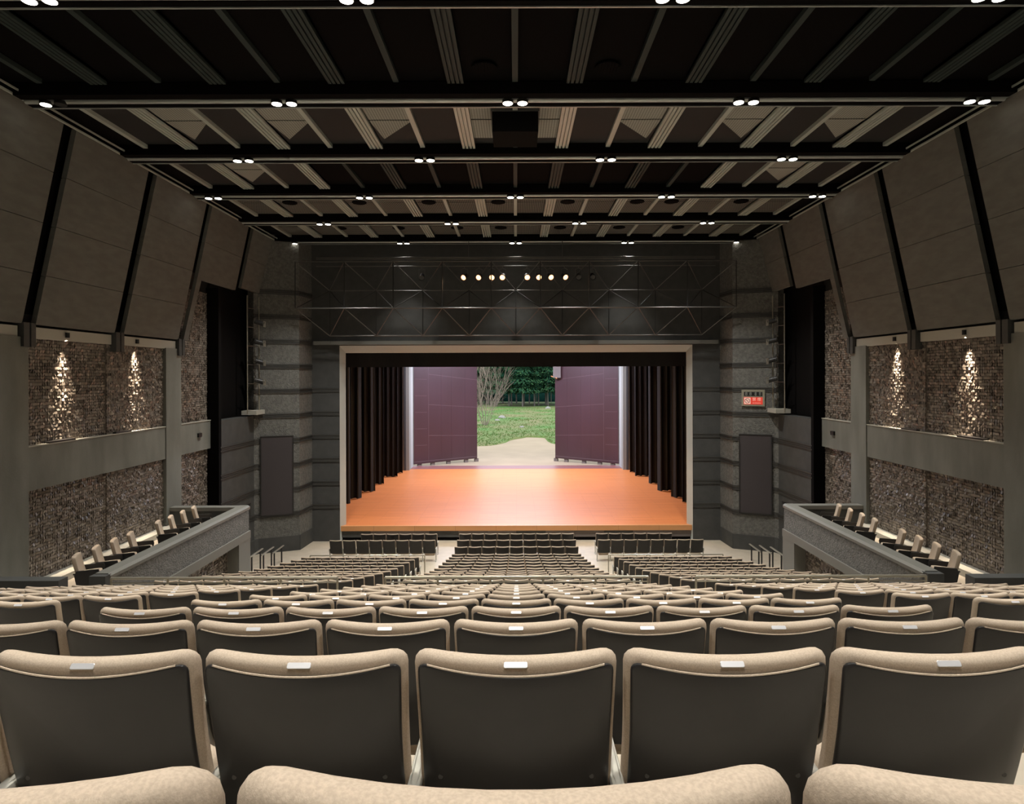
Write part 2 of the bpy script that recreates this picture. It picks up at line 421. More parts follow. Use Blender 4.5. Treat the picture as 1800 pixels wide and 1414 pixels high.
for s in (-1, 1):
    wall = MB().box(-12, -11.2, -3.2, 28.2, -.6, 13.5)
    W_ = tag(sided(wall, s).build('wall_' + SIDE[s], M['grout'], angle=0), None, kind='structure')
    B = 7.3
    # tile facing: upper, lower and below the terrace
    for (za, zb, nm) in ((5.70, 8.24, 'upper'), (2.45, 4.68, 'lower')):
        for (ya, yb) in ((14.35, 17.25), (17.25, 20.0), (20.9, 23.1)):
            if nm == 'upper' and ya == 20.9: zb = 10.3
            t = MB(); xo = -11.2 + (.05 if ya == 17.25 else 0)
            tiles(xo, ya, yb, za, zb, t)
            if xo > -11.2: t.box(-11.2, xo, ya, yb, za, zb)
            sided(t, s).build('tile_facing', M['tile'], W_, angle=0)
    sided(MB().box(-11.25, -11.05, -3.0, 23.1, B - 2.60, B - 1.60), s).build('beam', M['concrete'], W_, angle=0)
    sided(MB().box(-11.25, -11.03, 14.35, 23.1, B - 1.60, B - 1.575), s).build('beam_edge', M['ledge'], W_, angle=0)
    for a, b in COLS:
        sided(MB().box(-11.3, -11.02, a, b, 0, 8.2), s).build('column', M['concrete'], W_, angle=0)
    for a in RIBY:
        br = MB().box(-11.45, -10.95, a, a + .17, B + .68, B + 1.22).box(-11.45, -10.95, a + .22, a + .36, B + .68, B + 1.22).box(-11.45, -11.0, a + .17, a + .22, B + .7, B + 1.2)
        if a < 23: sided(br, s).build('bracket', M['smoothdark'], W_, angle=0)
    # sloping panels with joints
    for k in range(-3, 5):
        y0 = RIBY[0] + 3.27 * k + .42 if k < 0 else RIBY[k] + .42
        y1 = y0 + 2.86
        if k == 4: y1 = 28.0
        hb = 1.2 if k < 3 else (3.25 if k == 3 else 3.4)
        ht = 5.68; nb = 4 if k < 3 else 2
        p = MB()
        for j in range(nb):
            h0 = hb + (ht - hb) * j / nb; h1 = hb + (ht - hb) * (j + 1) / nb - (.014 if j < nb - 1 else 0)
            q = lambda x_, h: [(-(PX(h) + x_), y0, B + h), (-(PX(h) + x_), y1, B + h)]
            a_, b_ = q(0, h0), q(0, h1); c_, d_ = q(.12, h0), q(.12, h1)
            p.hexa([a_[0], a_[1], b_[1], b_[0]], [c_[0], c_[1], d_[1], d_[0]])
        sided(p, s).build('acoustic_panel', M['panel'], W_, angle=0)
        if k < 3: sided(MB().box(-11.3, -11.06, y0 + .05, y1 - .05, B + .88, B + 1.14), s).build('pale_fascia', M['ledge'], W_, angle=0)
    # narrow leg of the fourth panel beside the recess
    y0 = RIBY[3] + .42
    for h0, h1 in ((1.2, 3.25),):
        a = [(-PX(h0), y0 - .06, B + h0), (-PX(h0), y0 + .22, B + h0), (-PX(h1), y0 + .28, B + h1), (-PX(h1), y0, B + h1)]
        sided(MB().hexa(a, [(x - .12, y, z) for x, y, z in a]), s).build('panel_edge', M['panel'], W_, angle=0)
    # black void behind panels and ribs, and the lighting recess
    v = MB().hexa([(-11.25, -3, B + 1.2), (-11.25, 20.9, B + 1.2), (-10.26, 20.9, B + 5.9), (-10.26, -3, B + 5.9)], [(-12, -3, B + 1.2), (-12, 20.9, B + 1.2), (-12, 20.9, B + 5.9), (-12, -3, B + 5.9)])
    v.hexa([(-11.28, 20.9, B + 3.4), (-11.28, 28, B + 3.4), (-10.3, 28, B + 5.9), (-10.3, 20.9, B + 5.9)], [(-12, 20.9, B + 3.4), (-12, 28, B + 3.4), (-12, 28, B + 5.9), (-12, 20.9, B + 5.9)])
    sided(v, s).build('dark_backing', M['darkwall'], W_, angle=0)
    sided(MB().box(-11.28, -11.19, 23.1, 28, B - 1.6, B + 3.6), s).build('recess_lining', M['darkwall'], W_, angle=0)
    sided(MB().box(-11.2, -10.75, 22.95, 23.15, 0, B + 3.2), s).build('dark_post', M['darkwall'], W_, angle=0)
    # lower banded wall of the recess, angled facets towards the stage
    pts = [(-10.78, 23.1), (-10.70, 25.9), (-10.6, 26.05), (-9.10, 26.65), (-9.0, 28.0)]
    zb = [EYE - (2.58 + 1.025 * k) for k in range(-6, 4)]   # band heights
    prev = None
    for i, ((xa, ya), (xb, yb)) in enumerate(zip(pts, pts[1:])):
        top = B - 1.62 if i == 0 else B + 5.9
        d = Vector((yb - ya, -(xb - xa), 0)).normalized() * -.4
        seg = MB().hexa([(xa, ya, 0), (xb, yb, 0), (xb, yb, top), (xa, ya, top)], [(xa + d.x, ya + d.y + .0, 0), (xb + d.x, yb + d.y, 0), (xb + d.x, yb + d.y, top), (xa + d.x, ya + d.y, top)])
        sided(seg, s).build('rough_facet', M['smoothdark'] if i == 0 else M['rough'], W_, angle=0)
        n_ = Vector((yb - ya, -(xb - xa), 0)).normalized()
        for z in zb:
            if z > top - .1: continue
            bd = MB()
            for dz in (0, .07, .14):
                e = n_ * (.035 if dz != .07 else .02)
                bd.hexa([(xa, ya, z - dz - .05), (xb, yb, z - dz - .05), (xb, yb, z - dz), (xa, ya, z - dz)],
                        [(xa + e.x, ya + e.y, z - dz - .05), (xb + e.x, yb + e.y, z - dz - .05), (xb + e.x, yb + e.y, z - dz), (xa + e.x, ya + e.y, z - dz)])
            sided(bd, s).build('band', M['band'], W_, angle=0)
        e = n_ * .03
        sided(MB().hexa([(xa, ya, 0), (xb, yb, 0), (xb, yb, .62), (xa, ya, .62)], [(xa + e.x, ya + e.y, 0), (xb + e.x, yb + e.y, 0), (xb + e.x, yb + e.y, .62), (xa + e.x, ya + e.y, .62)]), s).build('plinth', M['smoothdark'], W_, angle=0)
    # brown panel on the facet
    def onf(t, off): 
        a, b = Vector((-10.6, 26.05, 0)), Vector((-9.10, 26.65, 0)); n_ = Vector((b.y - a.y, -(b.x - a.x), 0)).normalized()
        p = a + (b - a) * t + n_ * off; return p
    pa, pb = onf(.07, .0), onf(.84, .0); qa, qb = onf(.07, .06), onf(.84, .06)
    z0, z1 = EYE - 5.76, EYE - 2.50
    t = MB().hexa([(pa.x, pa.y, z0), (pb.x, pb.y, z0), (pb.x, pb.y, z1), (pa.x, pa.y, z1)], [(qa.x, qa.y, z0), (qb.x, qb.y, z0), (qb.x, qb.y, z1), (qa.x, qa.y, z1)])
    pn = tag(sided(t, s).build('acoustic_board', M['brownpanel'], None, angle=0), 'tall dark brown flat board framed on the rough wall %s of the stage' % SIDE[s], 'wall panel')
    fr = MB()
    for (ta, tb, za, zb2) in ((.055, .085, z0, z1), (.825, .855, z0, z1), (.055, .855, z1 - .02, z1 + .02), (.055, .855, z0 - .02, z0 + .02)):
        a0, b0, a1, b1 = onf(ta, 0), onf(tb, 0), onf(ta, .075), onf(tb, .075)
        fr.hexa([(a0.x, a0.y, za), (b0.x, b0.y, za), (b0.x, b0.y, zb2), (a0.x, a0.y, zb2)], [(a1.x, a1.y, za), (b1.x, b1.y, za), (b1.x, b1.y, zb2), (a1.x, a1.y, zb2)])
    sided(fr, s).build('frame', M['blackmetal'], pn, angle=0)
    # sill of the recess and two pipes with spotlights
    sided(MB().box(-10.95, -10.35, 25.3, 26.3, B - 1.55, B - 1.38), s).build('recess_sill', M['ledge'], W_, angle=0)
    # vent grille
    g = MB().box(-10.74, -10.70, 24.0, 25.6, 2.15, 2.2).box(-10.74, -10.70, 24.0, 25.6, 1.6, 1.65)
    for i in range(9): g.box(-10.74, -10.705, 24.0, 25.6, 1.67 + i * .055, 1.69 + i * .055)
    tag(sided(g, s).build('vent_grille', M['blackmetal'], None, angle=0), 'dark slatted vent low on the %s wall just past the terrace end' % SIDE[s], 'vent')
    sm = MB().box(-11.05, -10.99, 22.0, 22.22, EYE - 2.12, EYE - 1.98)
    tag(sided(sm, s).build('wall_box', M['blackmetal'], None, angle=0), 'small dark box fixed to the concrete beam past the %s column' % SIDE[s], 'wall box')

    # tile grazers: fixture and spot
    for j, yy in enumerate((15.62, 18.50)):
        t = thing('wall_washer', 'small lamp under the sloping panels lighting the %s tiled wall, %s one' % (SIDE[s], ('nearer', 'farther')[j]), 'lamp', (s * 11.03, yy, 8.40))
        MB().tube((0, 0, -.02), (0, 0, -.14), .05, 12).build('housing', M['blackmetal'], t)
        light('SPOT', 'washer_light', (0, 0, -.16), GRAZE_W * 2.4, (1, .80, .60), aim=(s * .08, 0, -2), size=.03, spot=math.radians(44), blend=.9, parent=t)
        light('SPOT', 'washer_light', (0, 0, -.16), GRAZE_W * 5, (1, .80, .60), aim=(s * .16, 0, -3), size=.03, spot=math.radians(20), blend=1, parent=t)
    # a strip lamp lying on the beam edge
    for j, (ya, yb) in enumerate(((15.0, 15.9), (17.5, 18.2))):
        tag(sided(MB().box(-11.18, -11.03, ya, yb, 5.725, 5.765), s).build('strip_fixture', M['blackmetal'], None, angle=0), 'thin black fixture lying on the %s beam under the %s light pool' % (SIDE[s], ('nearer', 'farther')[j]), 'lamp fixture')

# lighting towers in the recesses
for s in (-1, 1):
    t = thing('lighting_tower', 'pair of vertical pipes carrying spotlights in the %s wall recess' % SIDE[s], 'lighting pipes', (0, 0, 0))
    for (x, y) in ((-10.62, 25.1), (-10.42, 25.75)):
        sided(MB().tube((x, y, 5.8), (x, y, 10.5), .025, 8), s).build('pipe', M['rail'], t)
    for i in range(5):
        z = 7.0 + .75 * i
        sided(MB().tube((-10.62, 25.1, z), (-10.42, 25.75, z), .015, 6), s).build('rung', M['steel'], t)
    for i in range(4):
        z = 7.15 + .78 * i
        f = thing('spotlight', 'small stage spotlight clamped to the %s recess pipes, %s from the bottom' % (SIDE[s], WORD[i + 1]), 'spotlight', (s * 10.45, 25.4, z), group='spotlights in the %s recess' % SIDE[s])
        MB().tube((0, 0, 0), (s * -.32, .14, -.10), .085, 12, .10).build('body', M['blackmetal'], f)
        MB().path([(s * -.1, -.12, -.06), (s * -.1, -.14, .16), (s * .06, -.02, .2)], .013, 6).build('yoke', M['steel'], f)
        MB().box(*sorted((s * -.32, s * -.345)), .03, .25, -.22, .02).build('barn_door', M['rail'], f)

# ------------------------------------------------------------------ side terraces
for s in (-1, 1):
    X = -8.63; Z = 3.13
    T = thing('trim_1' if s < 0 else 'trim_2', None, None, (0, 0, 0), kind='structure')
    sided(MB().box(-11.2, -8.7, 12.4, 20.4, 2.2, 2.42), s).build('terrace_floor', M['floor'], T, angle=0)
    sided(MB().box(-11.2, -10.75, 12.4, 20.4, 2.42, 2.58), s).build('ledge', M['ledge'], T, angle=0)
    sided(MB().box(-8.9, X, 13.5, 20.48, 2.30, Z - .12), s).build('parapet', M['rough'], T, angle=0)
    sided(MB().box(-11.02, X - .05, 20.2, 20.47, 2.31, Z - .121), s).build('parapet_end', M['smoothdark'], T, angle=0)
    cp = MB().prism([(-8.93, Z - .12), (-8.60, Z - .12), (-8.60, Z - .05), (-8.66, Z), (-8.93, Z)], 13.45, 20.5, 'y')
    sided(cp, s).build('cap', M['cap'], T, angle=0)
    sided(MB().box(-11.02, -8.70, 20.17, 20.49, Z - .119, Z - .003), s).build('cap', M['cap'], T, angle=0)
    sided(MB().box(-8.95, -8.58, 13.4, 20.5, 2.08, 2.32), s).build('lintel', M['cap'], T, angle=0)
    sided(MB().box(-8.945, -8.59, 19.65, 20.49, 0, 2.09), s).build('pier', M['cap'], T, angle=0)
    sided(MB().box(-8.945, -8.59, 12.9, 13.9, 1, 2.09), s).build('pier', M['cap'], T, angle=0)
    tt = MB(); tiles(-8.98, 14.0, 19.7, .0, 2.1, tt); tt.box(-9.1, -8.98, 13.9, 19.7, 0, 2.2)
    sided(tt, s).build('tile_facing', M['tile'], T, angle=0)
    sided(MB().box(-8.96, -8.62, 13.3, 13.5, 2.2, Z - .02), s).build('parapet_foot', M['smoothdark'], T, angle=0)
    # dark wing wall beside the upper block
    sided(MB().box(-11.3, -8.48, 11.75, 12.0, 2.2, EYE - 3.78), s).build('wing_wall', M['smoothdark'], T, angle=0)
    for i, y in enumerate((14.25, 14.92, 15.58, 16.25, 17.5, 18.15, 18.8, 19.45)):
        put_seat('beige seat %s row on the %s terrace, %s from the camera' % ('in the single', SIDE[s], WORD[i + 1]), 'seats along the %s terrace' % SIDE[s],
                 s * (9.93), y, 2.42, s * math.radians(68), True, TM, False)

# ------------------------------------------------------------------ ceiling
cl = MB().box(-12.2, 12.2, -3.3, 28.3, 13.16, 13.6)
CE = tag(cl.build('ceiling', M['ceilblack'], angle=0), None, kind='structure')
BARS = [-.73, 2.69, 6.11, 9.38, 12.95, 16.37, 19.79, 23.21, 26.63]
SEG = 3.42
for i, y in enumerate(BARS[:-1]):
    lit = y in (12.95, 19.79, 23.21); y0, y1 = y + .12, y + SEG - .42  # lit bays: their brightness is put into paler rib and panel colours
    if y < 0: continue
    if lit or y == 16.37:
        for j in range(-5, 5):
            xa = j * 2.33 - 1.165 + .17 if False else None
        xs = [(-9.9 + 1.165 * j * 0, 0)]
        for j in range(-9, 9):
            xa = j * 1.165 * .95 if False else j * 1.165
            xb = xa + 1.165
            if xb > 9.95 or xa < -9.95: continue
            if y == 16.37 and not (xa >= 5.8 or xb <= -5.8): continue
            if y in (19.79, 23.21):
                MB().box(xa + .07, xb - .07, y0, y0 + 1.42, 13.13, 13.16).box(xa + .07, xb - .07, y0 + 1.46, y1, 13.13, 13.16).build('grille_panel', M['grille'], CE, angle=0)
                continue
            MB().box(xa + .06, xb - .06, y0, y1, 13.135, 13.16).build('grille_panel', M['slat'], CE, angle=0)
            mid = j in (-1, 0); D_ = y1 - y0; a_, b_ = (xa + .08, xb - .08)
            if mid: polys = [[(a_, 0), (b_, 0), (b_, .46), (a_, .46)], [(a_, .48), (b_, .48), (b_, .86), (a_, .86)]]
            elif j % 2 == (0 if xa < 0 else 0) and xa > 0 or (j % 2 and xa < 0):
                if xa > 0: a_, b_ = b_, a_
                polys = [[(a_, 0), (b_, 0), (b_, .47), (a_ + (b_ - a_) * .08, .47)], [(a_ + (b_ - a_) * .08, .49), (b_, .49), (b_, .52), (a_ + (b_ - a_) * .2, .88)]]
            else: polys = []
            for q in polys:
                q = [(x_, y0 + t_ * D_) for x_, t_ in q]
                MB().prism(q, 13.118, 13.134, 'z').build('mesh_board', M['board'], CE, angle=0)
    for j in range(-9, 10):
        x = j * 1.165
        if abs(x) > 9.95: continue
        m_ = M['rib'] if lit or (y == 16.37 and abs(x) > 5.8) else M['rib_unlit']
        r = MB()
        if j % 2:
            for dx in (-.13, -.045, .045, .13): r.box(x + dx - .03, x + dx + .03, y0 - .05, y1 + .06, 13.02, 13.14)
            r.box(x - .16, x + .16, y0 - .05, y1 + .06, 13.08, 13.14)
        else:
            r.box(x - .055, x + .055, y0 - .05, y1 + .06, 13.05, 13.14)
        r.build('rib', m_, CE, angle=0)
for s in (-1, 1):
    MB().box(*sorted((s * 9.98, s * 10.02)), -3, 28, 12.92, 12.96).box(*sorted((s * 9.86, s * 9.88)), -3, 28, 12.98, 13.02).build('edge_line', M['rib'], CE, angle=0)
# round loudspeakers behind the ceiling grilles
for (x, y) in [(-.58, 12.0), (1.75, 12.0)] + [(v, 21.3) for v in (-7.57, -5.24, -2.91, -.58, 1.75, 4.08, 5.24, 7.57)] + [(v, 25.0) for v in (-6.9, -4.6, -2.3, -.58, 1.75, 4.08, 6.4)]:
    m = MB().tube((0, 0, 0), (0, 0, .03), .24, 24)
    for q in range(-3, 4):
        hh = math.sqrt(max(.0, .22 ** 2 - (q * .06) ** 2)); m.box(q * .06 - .006, q * .06 + .006, -hh, hh, -.012, 0)
    c = 'left' if x < 0 else 'right'
    tag(m.build('ceiling_speaker', M['ceilblack'], None, loc=(x, y, 13.10)), 'round dark loudspeaker in the ceiling grille, %s half, %s ceiling bay' % (c, {12.0: 'nearest', 21.3: 'middle', 25.0: 'farthest'}[y]), 'loudspeaker', '%s half ceiling loudspeakers, %s bay' % (c, {12.0: 'nearest', 21.3: 'middle', 25.0: 'farthest'}[y]))
pb = thing('projector_box', 'dark rectangular box under the ceiling behind the nearest middle downlights', 'equipment box', (0, 14.3, 12.6))
MB().box(-.5, .5, -.5, .45, .0, .48).build('body', M['darkwall'], pb); MB().box(-.53, .53, -.53, .48, .44, .5).build('mounting_plate', M['smoothdark'], pb)

for bi, y in enumerate(BARS):
    if y == BARS[-1] or y < 30:
        pass
    nm = {9.38: 'at the top edge of the view', 12.95: 'nearest fully visible', 16.37: 'second fully visible', 19.79: 'third fully visible', 23.21: 'fourth fully visible', 26.63: 'farthest, near the truss'}.get(y, 'above the camera')
    t = thing('lighting_bar', 'long grey ceiling light bar with paired downlights, %s%s' % (nm, '' if y > 9 else ', %s from the back wall' % WORD[bi + 1]), 'light bar', (0, y, 12.92))
    if True:
        MB().tube((-9.98, 0, 0), (9.98, 0, 0), .055, 16).build('tube', M['bar'], t)
        MB().box(-9.98, 9.98, -.34, -.12, -.02, .22).build('channel', M['ceilblack'], t, angle=0)
        MB().box(-9.98, 9.98, .06, .19, -.05, .2).build('channel', M['ceilblack'], t, angle=0); MB().box(-9.98, 9.98, .19, .215, -.07, -.04).build('lip', M['bar'], t, angle=0)
    five = bi % 2 == 0
    xs = [-9.4, -4.7, 0, 4.7, 9.4] if five else [-7.0, -2.33, 2.33, 7.0]
    for x in xs:
        for d in (-.15, .15):
            if True:
                h = MB().tube((x + d, -.03, -.02), (x + d, -.03, -.085), .115, 16).build('lamp_housing', M['blackmetal'], t)
                if not (y == 12.95 and x == -9.4 and d > 0):
                    MB().tube((x + d, -.03, -.082), (x + d, -.03, -.092), .098, 16).build('lens', M['lamp'], h)
        if y > 26 and abs(x) > 9: continue
        light('SPOT', 'downlight', (x, -.03, -.2), DOWN_W * (1.5 if y == 23.21 else .45 if y > 26 else .6 if abs(x) > 9 else 1), WARM, aim=(x, -.03, -5), size=.12, spot=math.radians(44 if abs(x) > 9 else 112 if y == 23.21 else 76), blend=1.0, parent=t)

# ------------------------------------------------------------------ proscenium wall and truss
wf = MB()
PXO, PZO = 7.78, EYE + 1.33
wf.box(-9.3, -PXO, 28.0, 29.0, -.6, 13.5).box(PXO, 9.3, 28.0, 29.0, -.6, 13.5).box(-PXO, PXO, 28.0, 29.0, PZO, 13.5)
wf.box(-12.5, -9.0, 28.0, 29.0, -.6, 13.6).box(9.0, 12, 28.0, 29.0, -.6, 13.5)
WF = tag(wf.build('wall_front', M['smoothdark'], angle=0), None, kind='structure')
for s in (-1, 1):
    for z in [EYE - (2.58 + 1.025 * k) for k in range(-2, 4)]:
        bd = MB().box(-9.0, -PXO, 27.965, 28, z - .05, z).box(-9.0, -PXO, 27.965, 28, z - .19, z - .14).box(-9.0, -PXO, 27.98, 28, z - .14, z - .05)
        sided(bd, s).build('band', M['band'], WF, angle=0)
    j = MB().hexa([(-PXO, 28.0, 0), (-7.60, 28.35, 0), (-7.60, 28.35, EYE + 1.016), (-PXO, 28.0, PZO)], [(-PXO - .01, 28.05, 0), (-PXO - .01, 28.9, 0), (-PXO - .01, 28.9, PZO), (-PXO - .01, 28.05, PZO)])
    sided(j, s).build('jamb', M['jamb'], WF, angle=0)
MB().hexa([(-PXO, 28.0, PZO), (PXO, 28.0, PZO), (7.60, 28.35, EYE + 1.016), (-7.60, 28.35, EYE + 1.016)], [(-PXO, 28.05, PZO + .01), (PXO, 28.05, PZO + .01), (PXO, 28.9, PZO + .01), (-PXO, 28.9, PZO + .01)]).build('header', M['jamb'], WF, angle=0)
MB().box(-8.85, 8.85, 27.75, 28.0, EYE + 1.36, EYE + 1.52).build('ledge', M['cap'], WF, angle=0)

tr = thing('ceiling_truss', 'wide dark steel tube truss hanging in front of the stage opening', 'truss', (0, 0, 0))
A, A2 = [], []
YA, YB = 25.9, 27.3
za, zb_, zc, zd = EYE + 4.66, EYE + 3.66, EYE + 2.76, EYE + 1.72
odd = [-9 + 2 * i for i in range(10)]; even = [-8 + 2 * i for i in range(9)]
for z, y, xs, r, nm in ((za, YA, odd, .022, 'top_chord'), (zb_, YB, even, .02, 'chord'), (zc, YA, odd, .028, 'chord'), (zd, YB, even, .025, 'bottom_chord')):
    MB().tube((xs[0], y, z), (xs[-1], y, z), r, 8).build(nm, M['steel'], tr)
for pa_, pb_ in (((za, YA), (zb_, YB)), ((zc, YA), (zb_, YB)), ((zc, YA), (zd, YB))):
    for x in odd:
        for e in (x - 1, x + 1):
            if -8 <= e <= 8: MB().tube((x, pa_[1], pa_[0]), (e, pb_[1], pb_[0]), .018, 6).build('diagonal', M['steel'] if pa_[0] != zc or pb_[0] == zd else M['blackmetal'], tr)
for x in odd: MB().tube((x, YA, zc), (x, YA, za), .022, 6).build('vertical', M['blackmetal'], tr)
for x in even: MB().tube((x, YB, zd), (x, YB, zb_), .022, 6).build('vertical', M['blackmetal'], tr)
# pipe battens with the lit spotlights
bt = thing('lighting_batten', 'dark pipe batten carrying the row of glowing spotlights above the stage', 'lighting pipe', (0, 26.4, 0))
for z in (EYE + 4.55, EYE + 4.92, EYE + 4.86): MB().tube((-8.3, 0, z), (8.3, 0, z), .022, 8).build('pipe', M['steel'], bt)
for x in (-1.95, 1.95): MB().tube((x, 0, EYE + 4.9), (x, 0, 13.1), .015, 6).build('hanger', M['steel'], bt)
def spot_fix(x, lit, label, grp, tilt=0):
    f = thing('stage_spotlight', label, 'spotlight', (x, 26.4, EYE + 4.10), group=grp)
    a = Vector((tilt, -.25, -.14)).normalized()
    p0 = -a * .16; p1 = a * .12
    MB().tube(p0, p1, .09, 14, .12, cap=False).tube(p0 - a * .02, p0, .09, 14).build('body', M['blackmetal'], f)
    MB().path([(-.12, 0, 0), (-.13, 0, .3), (0, 0, .36), (.13, 0, .3), (.12, 0, 0)], .012, 6).tube((0, 0, .36), (0, 0, .47), .018, 6).build('yoke', M['steel'], f)
    MB().tube(a * .08, a * .09, .105, 16).build('lens', M['spotlens'] if lit else M['blackmetal'], f)
    if lit:
        light('SPOT', 'spot_beam', tuple(a * .18), 130, (1, .70, .42), aim=tuple(a * 3), size=.08, spot=math.radians(80), blend=.7, parent=f)
for i, pxx in enumerate((817, 843, 866, 884, 927, 947, 968, 993)):
    x = (pxx - 907) * 26.4 / FPX
    g = 'left' if i < 4 else 'right'
    spot_fix(x, True, 'glowing orange spotlight above the stage, %s from left in the row of eight' % WORD[i + 1], 'lit spotlights above the stage', x * .06)
for x, w_ in ((-3.9, 'left of the lit ones'), (2.62, 'just right of the lit ones'), (3.2, 'farthest right of the row')):
    spot_fix(x, False, 'unlit black spotlight on the batten, %s' % w_, 'unlit spotlights')

# clock and no-smoking sign on the right facet
def text_mesh(body, size, name, m, parent, mw, ext=.002):
    cu = bpy.data.curves.new(name, 'FONT'); cu.body = body; cu.size = size; cu.extrude = ext; cu.align_x = 'CENTER'; cu.align_y = 'CENTER'
    o = bpy.data.objects.new(name, cu); C.objects.link(o)
    bpy.context.view_layer.update()
    me = bpy.data.meshes.new_from_object(o.evaluated_get(bpy.context.evaluated_depsgraph_get()))
    bpy.data.objects.remove(o); me.materials.clear(); me.materials.append(m)
    q = bpy.data.objects.new(name, me); C.objects.link(q); q.parent = parent; q.matrix_local = mw
    return q
ca, cb = Vector((9.10, 26.65, 0)), Vector((10.6, 26.05, 0)); ux = (cb - ca).normalized()
nf = Vector((ux.y, -ux.x, 0)); 
if nf.y > 0: nf = -nf
sc_ = ca + ux * .80 + nf * .03; sc_.z = EYE - .97
R = Matrix(((ux.x, nf.x, 0, sc_.x), (ux.y, nf.y, 0, sc_.y), (0, 0, 1, sc_.z), (0, 0, 0, 1)))
R = Matrix(((ux.x, 0, nf.x, sc_.x), (ux.y, 0, nf.y, sc_.y), (0, 1, 0, sc_.z), (0, 0, 0, 1)))   # local x along wall, y up, z out
sg = thing('clock_sign', 'lit sign with four grey digits above a red no-smoking notice, right wall', 'sign', (0, 0, 0)); sg.matrix_world = R
MB().box(-.45, .45, -.34, .34, -.03, .05).build('case', M['signmetal'], sg)
MB().box(-.36, .36, .08, .25, .05, .056).build('clock_face', M['screw'], sg)
for i, x in enumerate((-.265, -.10, .10, .265)): text_mesh('8', .19, 'digit', M['digit'], sg, Matrix.Translation((x, .165, .059)))
MB().box(-.37, .37, -.27, .03, .05, .058).build('red_face', M['red'], sg)
MB().box(-.35, -.10, -.25, .01, .058, .061).build('pictogram_face', M['pinksign'], sg)
rg = MB(); n = 28
rv = [(-.225 + r * math.cos(2 * PI * i / n), -.12 + r * math.sin(2 * PI * i / n), .064) for r in (.085, .105) for i in range(n)]
rg.add(rv, [(i, (i + 1) % n, (i + 1) % n + n, i + n) for i in range(n)])
rg.add([(-.29, -.062, .064), (-.278, -.05, .064), (-.16, -.178, .064), (-.172, -.19, .064)], [(0, 3, 2, 1)])
rg.box(-.27, -.19, -.13, -.115, .061, .0635)
rg.build('no_smoking_symbol', M['ink'], sg, angle=0)
text_mesh('禁 煙', .15, 'kanji_lettering', M['pinksign'], sg, Matrix.Translation((.135, -.065, .060)))
text_mesh('NO SMOKING', .05, 'small_lettering', M['pinksign'], sg, Matrix.Translation((.135, -.21, .060)))

# ------------------------------------------------------------------ stage
ST = MB().box(-12, 12, 28.15, 45.1, .60, .65)
stage = tag(ST.build('stage_floor', M['stagewood'], angle=0), None, kind='structure')
MB().box(-7.75, 7.75, 28.02, 28.15, .44, .66).build('lip', M['lipwood'], stage, angle=0)
for i in range(12):
    x = -7.75 + 1.292 * i
    MB().box(x + .005, x + 1.287, 28.1, 28.2, .14, .44).build('front_panel', M['plinth'] if i % 3 else M['smoothdark'], stage, angle=0)
MB().box(-7.75, 7.75, 28.13, 28.25, 0, .14).build('kick_board', M['darkwall'], stage, angle=0)
# stage house
sh = MB()
sh.box(-13, -12, 28.0, 46.5, -.6, 20).box(12, 13, 28.0, 46.5, -.6, 20).box(-13, 13, 28.0, 46.5, 19.5, 20)
sh.box(-13, -8.1, 44.6, 46.4, -.6, 20).box(8.1, 13, 44.6, 46.4, -.6, 20).box(-8.1, 8.1, 44.6, 46.4, 10.5, 20)
sh.box(-13, 13, 28.5, 29, 13.4, 20).box(-13, 13, 28.2, 46.4, -.6, .5)
tag(sh.build('wall_stage', M['darkwall'], angle=0), None, kind='structure')
tag(MB().box(-8.1, 8.1, 45.1, 46.75, .5, .655).build('trim_3', M['threshold'], angle=0), None, kind='structure')
for s in (-1, 1):
    g = tag(sided(MB().box(-8.2, -7.50, 44.5, 45.2, .65, 10.5), s).build('trim_4' if s < 0 else 'trim_5', M['greyframe'], angle=0), None, kind='structure')
    sided(MB().box(-7.78, -7.53, 45.2, 46.4, .65, 10.5), s).build('pale_jamb', M['paleframe'], g, angle=0)
    sided(MB().box(-7.86, -7.72, 44.44, 44.5, .65, 10.5), s).build('rebate', M['smoothdark'], g, angle=0)

def curtain(x0, x1, y, z0, z1, amp, wl, m, name, label, cat, grp=None, thick=.02, ph=0):
    n = max(8, int(abs(x1 - x0) / wl * 14)); mb = MB(); fr = []; rows = 4
    for r in range(rows + 1):
        t = r / rows; a = amp * (1.15 - .4 * t)
        for i in range(n + 1):
            x = x0 + (x1 - x0) * i / n; u = (x - x0) / wl * 2 * PI + ph
            fr.append((x, y + a * math.sin(u) + .3 * a * math.sin(u * .53 + 1.3) * (1.3 - t), z0 + (z1 - z0) * t))
    nn = len(fr); v = fr + [(x, yy + thick, z) for x, yy, z in fr]; f = []
    for r in range(rows):
        for i in range(n):
            a = r * (n + 1) + i; f.append((a, a + 1, a + n + 2, a + n + 1)); f.append((a + nn, a + n + 1 + nn, a + n + 2 + nn, a + 1 + nn))
    for i in range(n):
        f.append((i, i + nn, i + 1 + nn, i + 1)); a = rows * (n + 1) + i; f.append((a, a + 1, a + 1 + nn, a + nn))
    for r in range(rows):
        a = r * (n + 1); f.append((a, a + n + 1, a + n + 1 + nn, a + nn)); a += n; f.append((a, a + nn, a + n + 1 + nn, a + n + 1))
    mb.add(v, f); o = mb.build(name, m, angle=60); return tag(o, label, cat, grp)
curtain(-8.8, 8.8, 29.6, EYE + .40, EYE + 3.0, .03, .9, M['blackcloth'], 'stage_valance', 'black cloth valance hanging across the top of the stage opening', 'curtain')
legs = [(32.9, 8.62), (34.3, 8.40), (36.3, 8.10), (38.8, 8.10), (41.7, 7.78), (43.3, 7.72)]
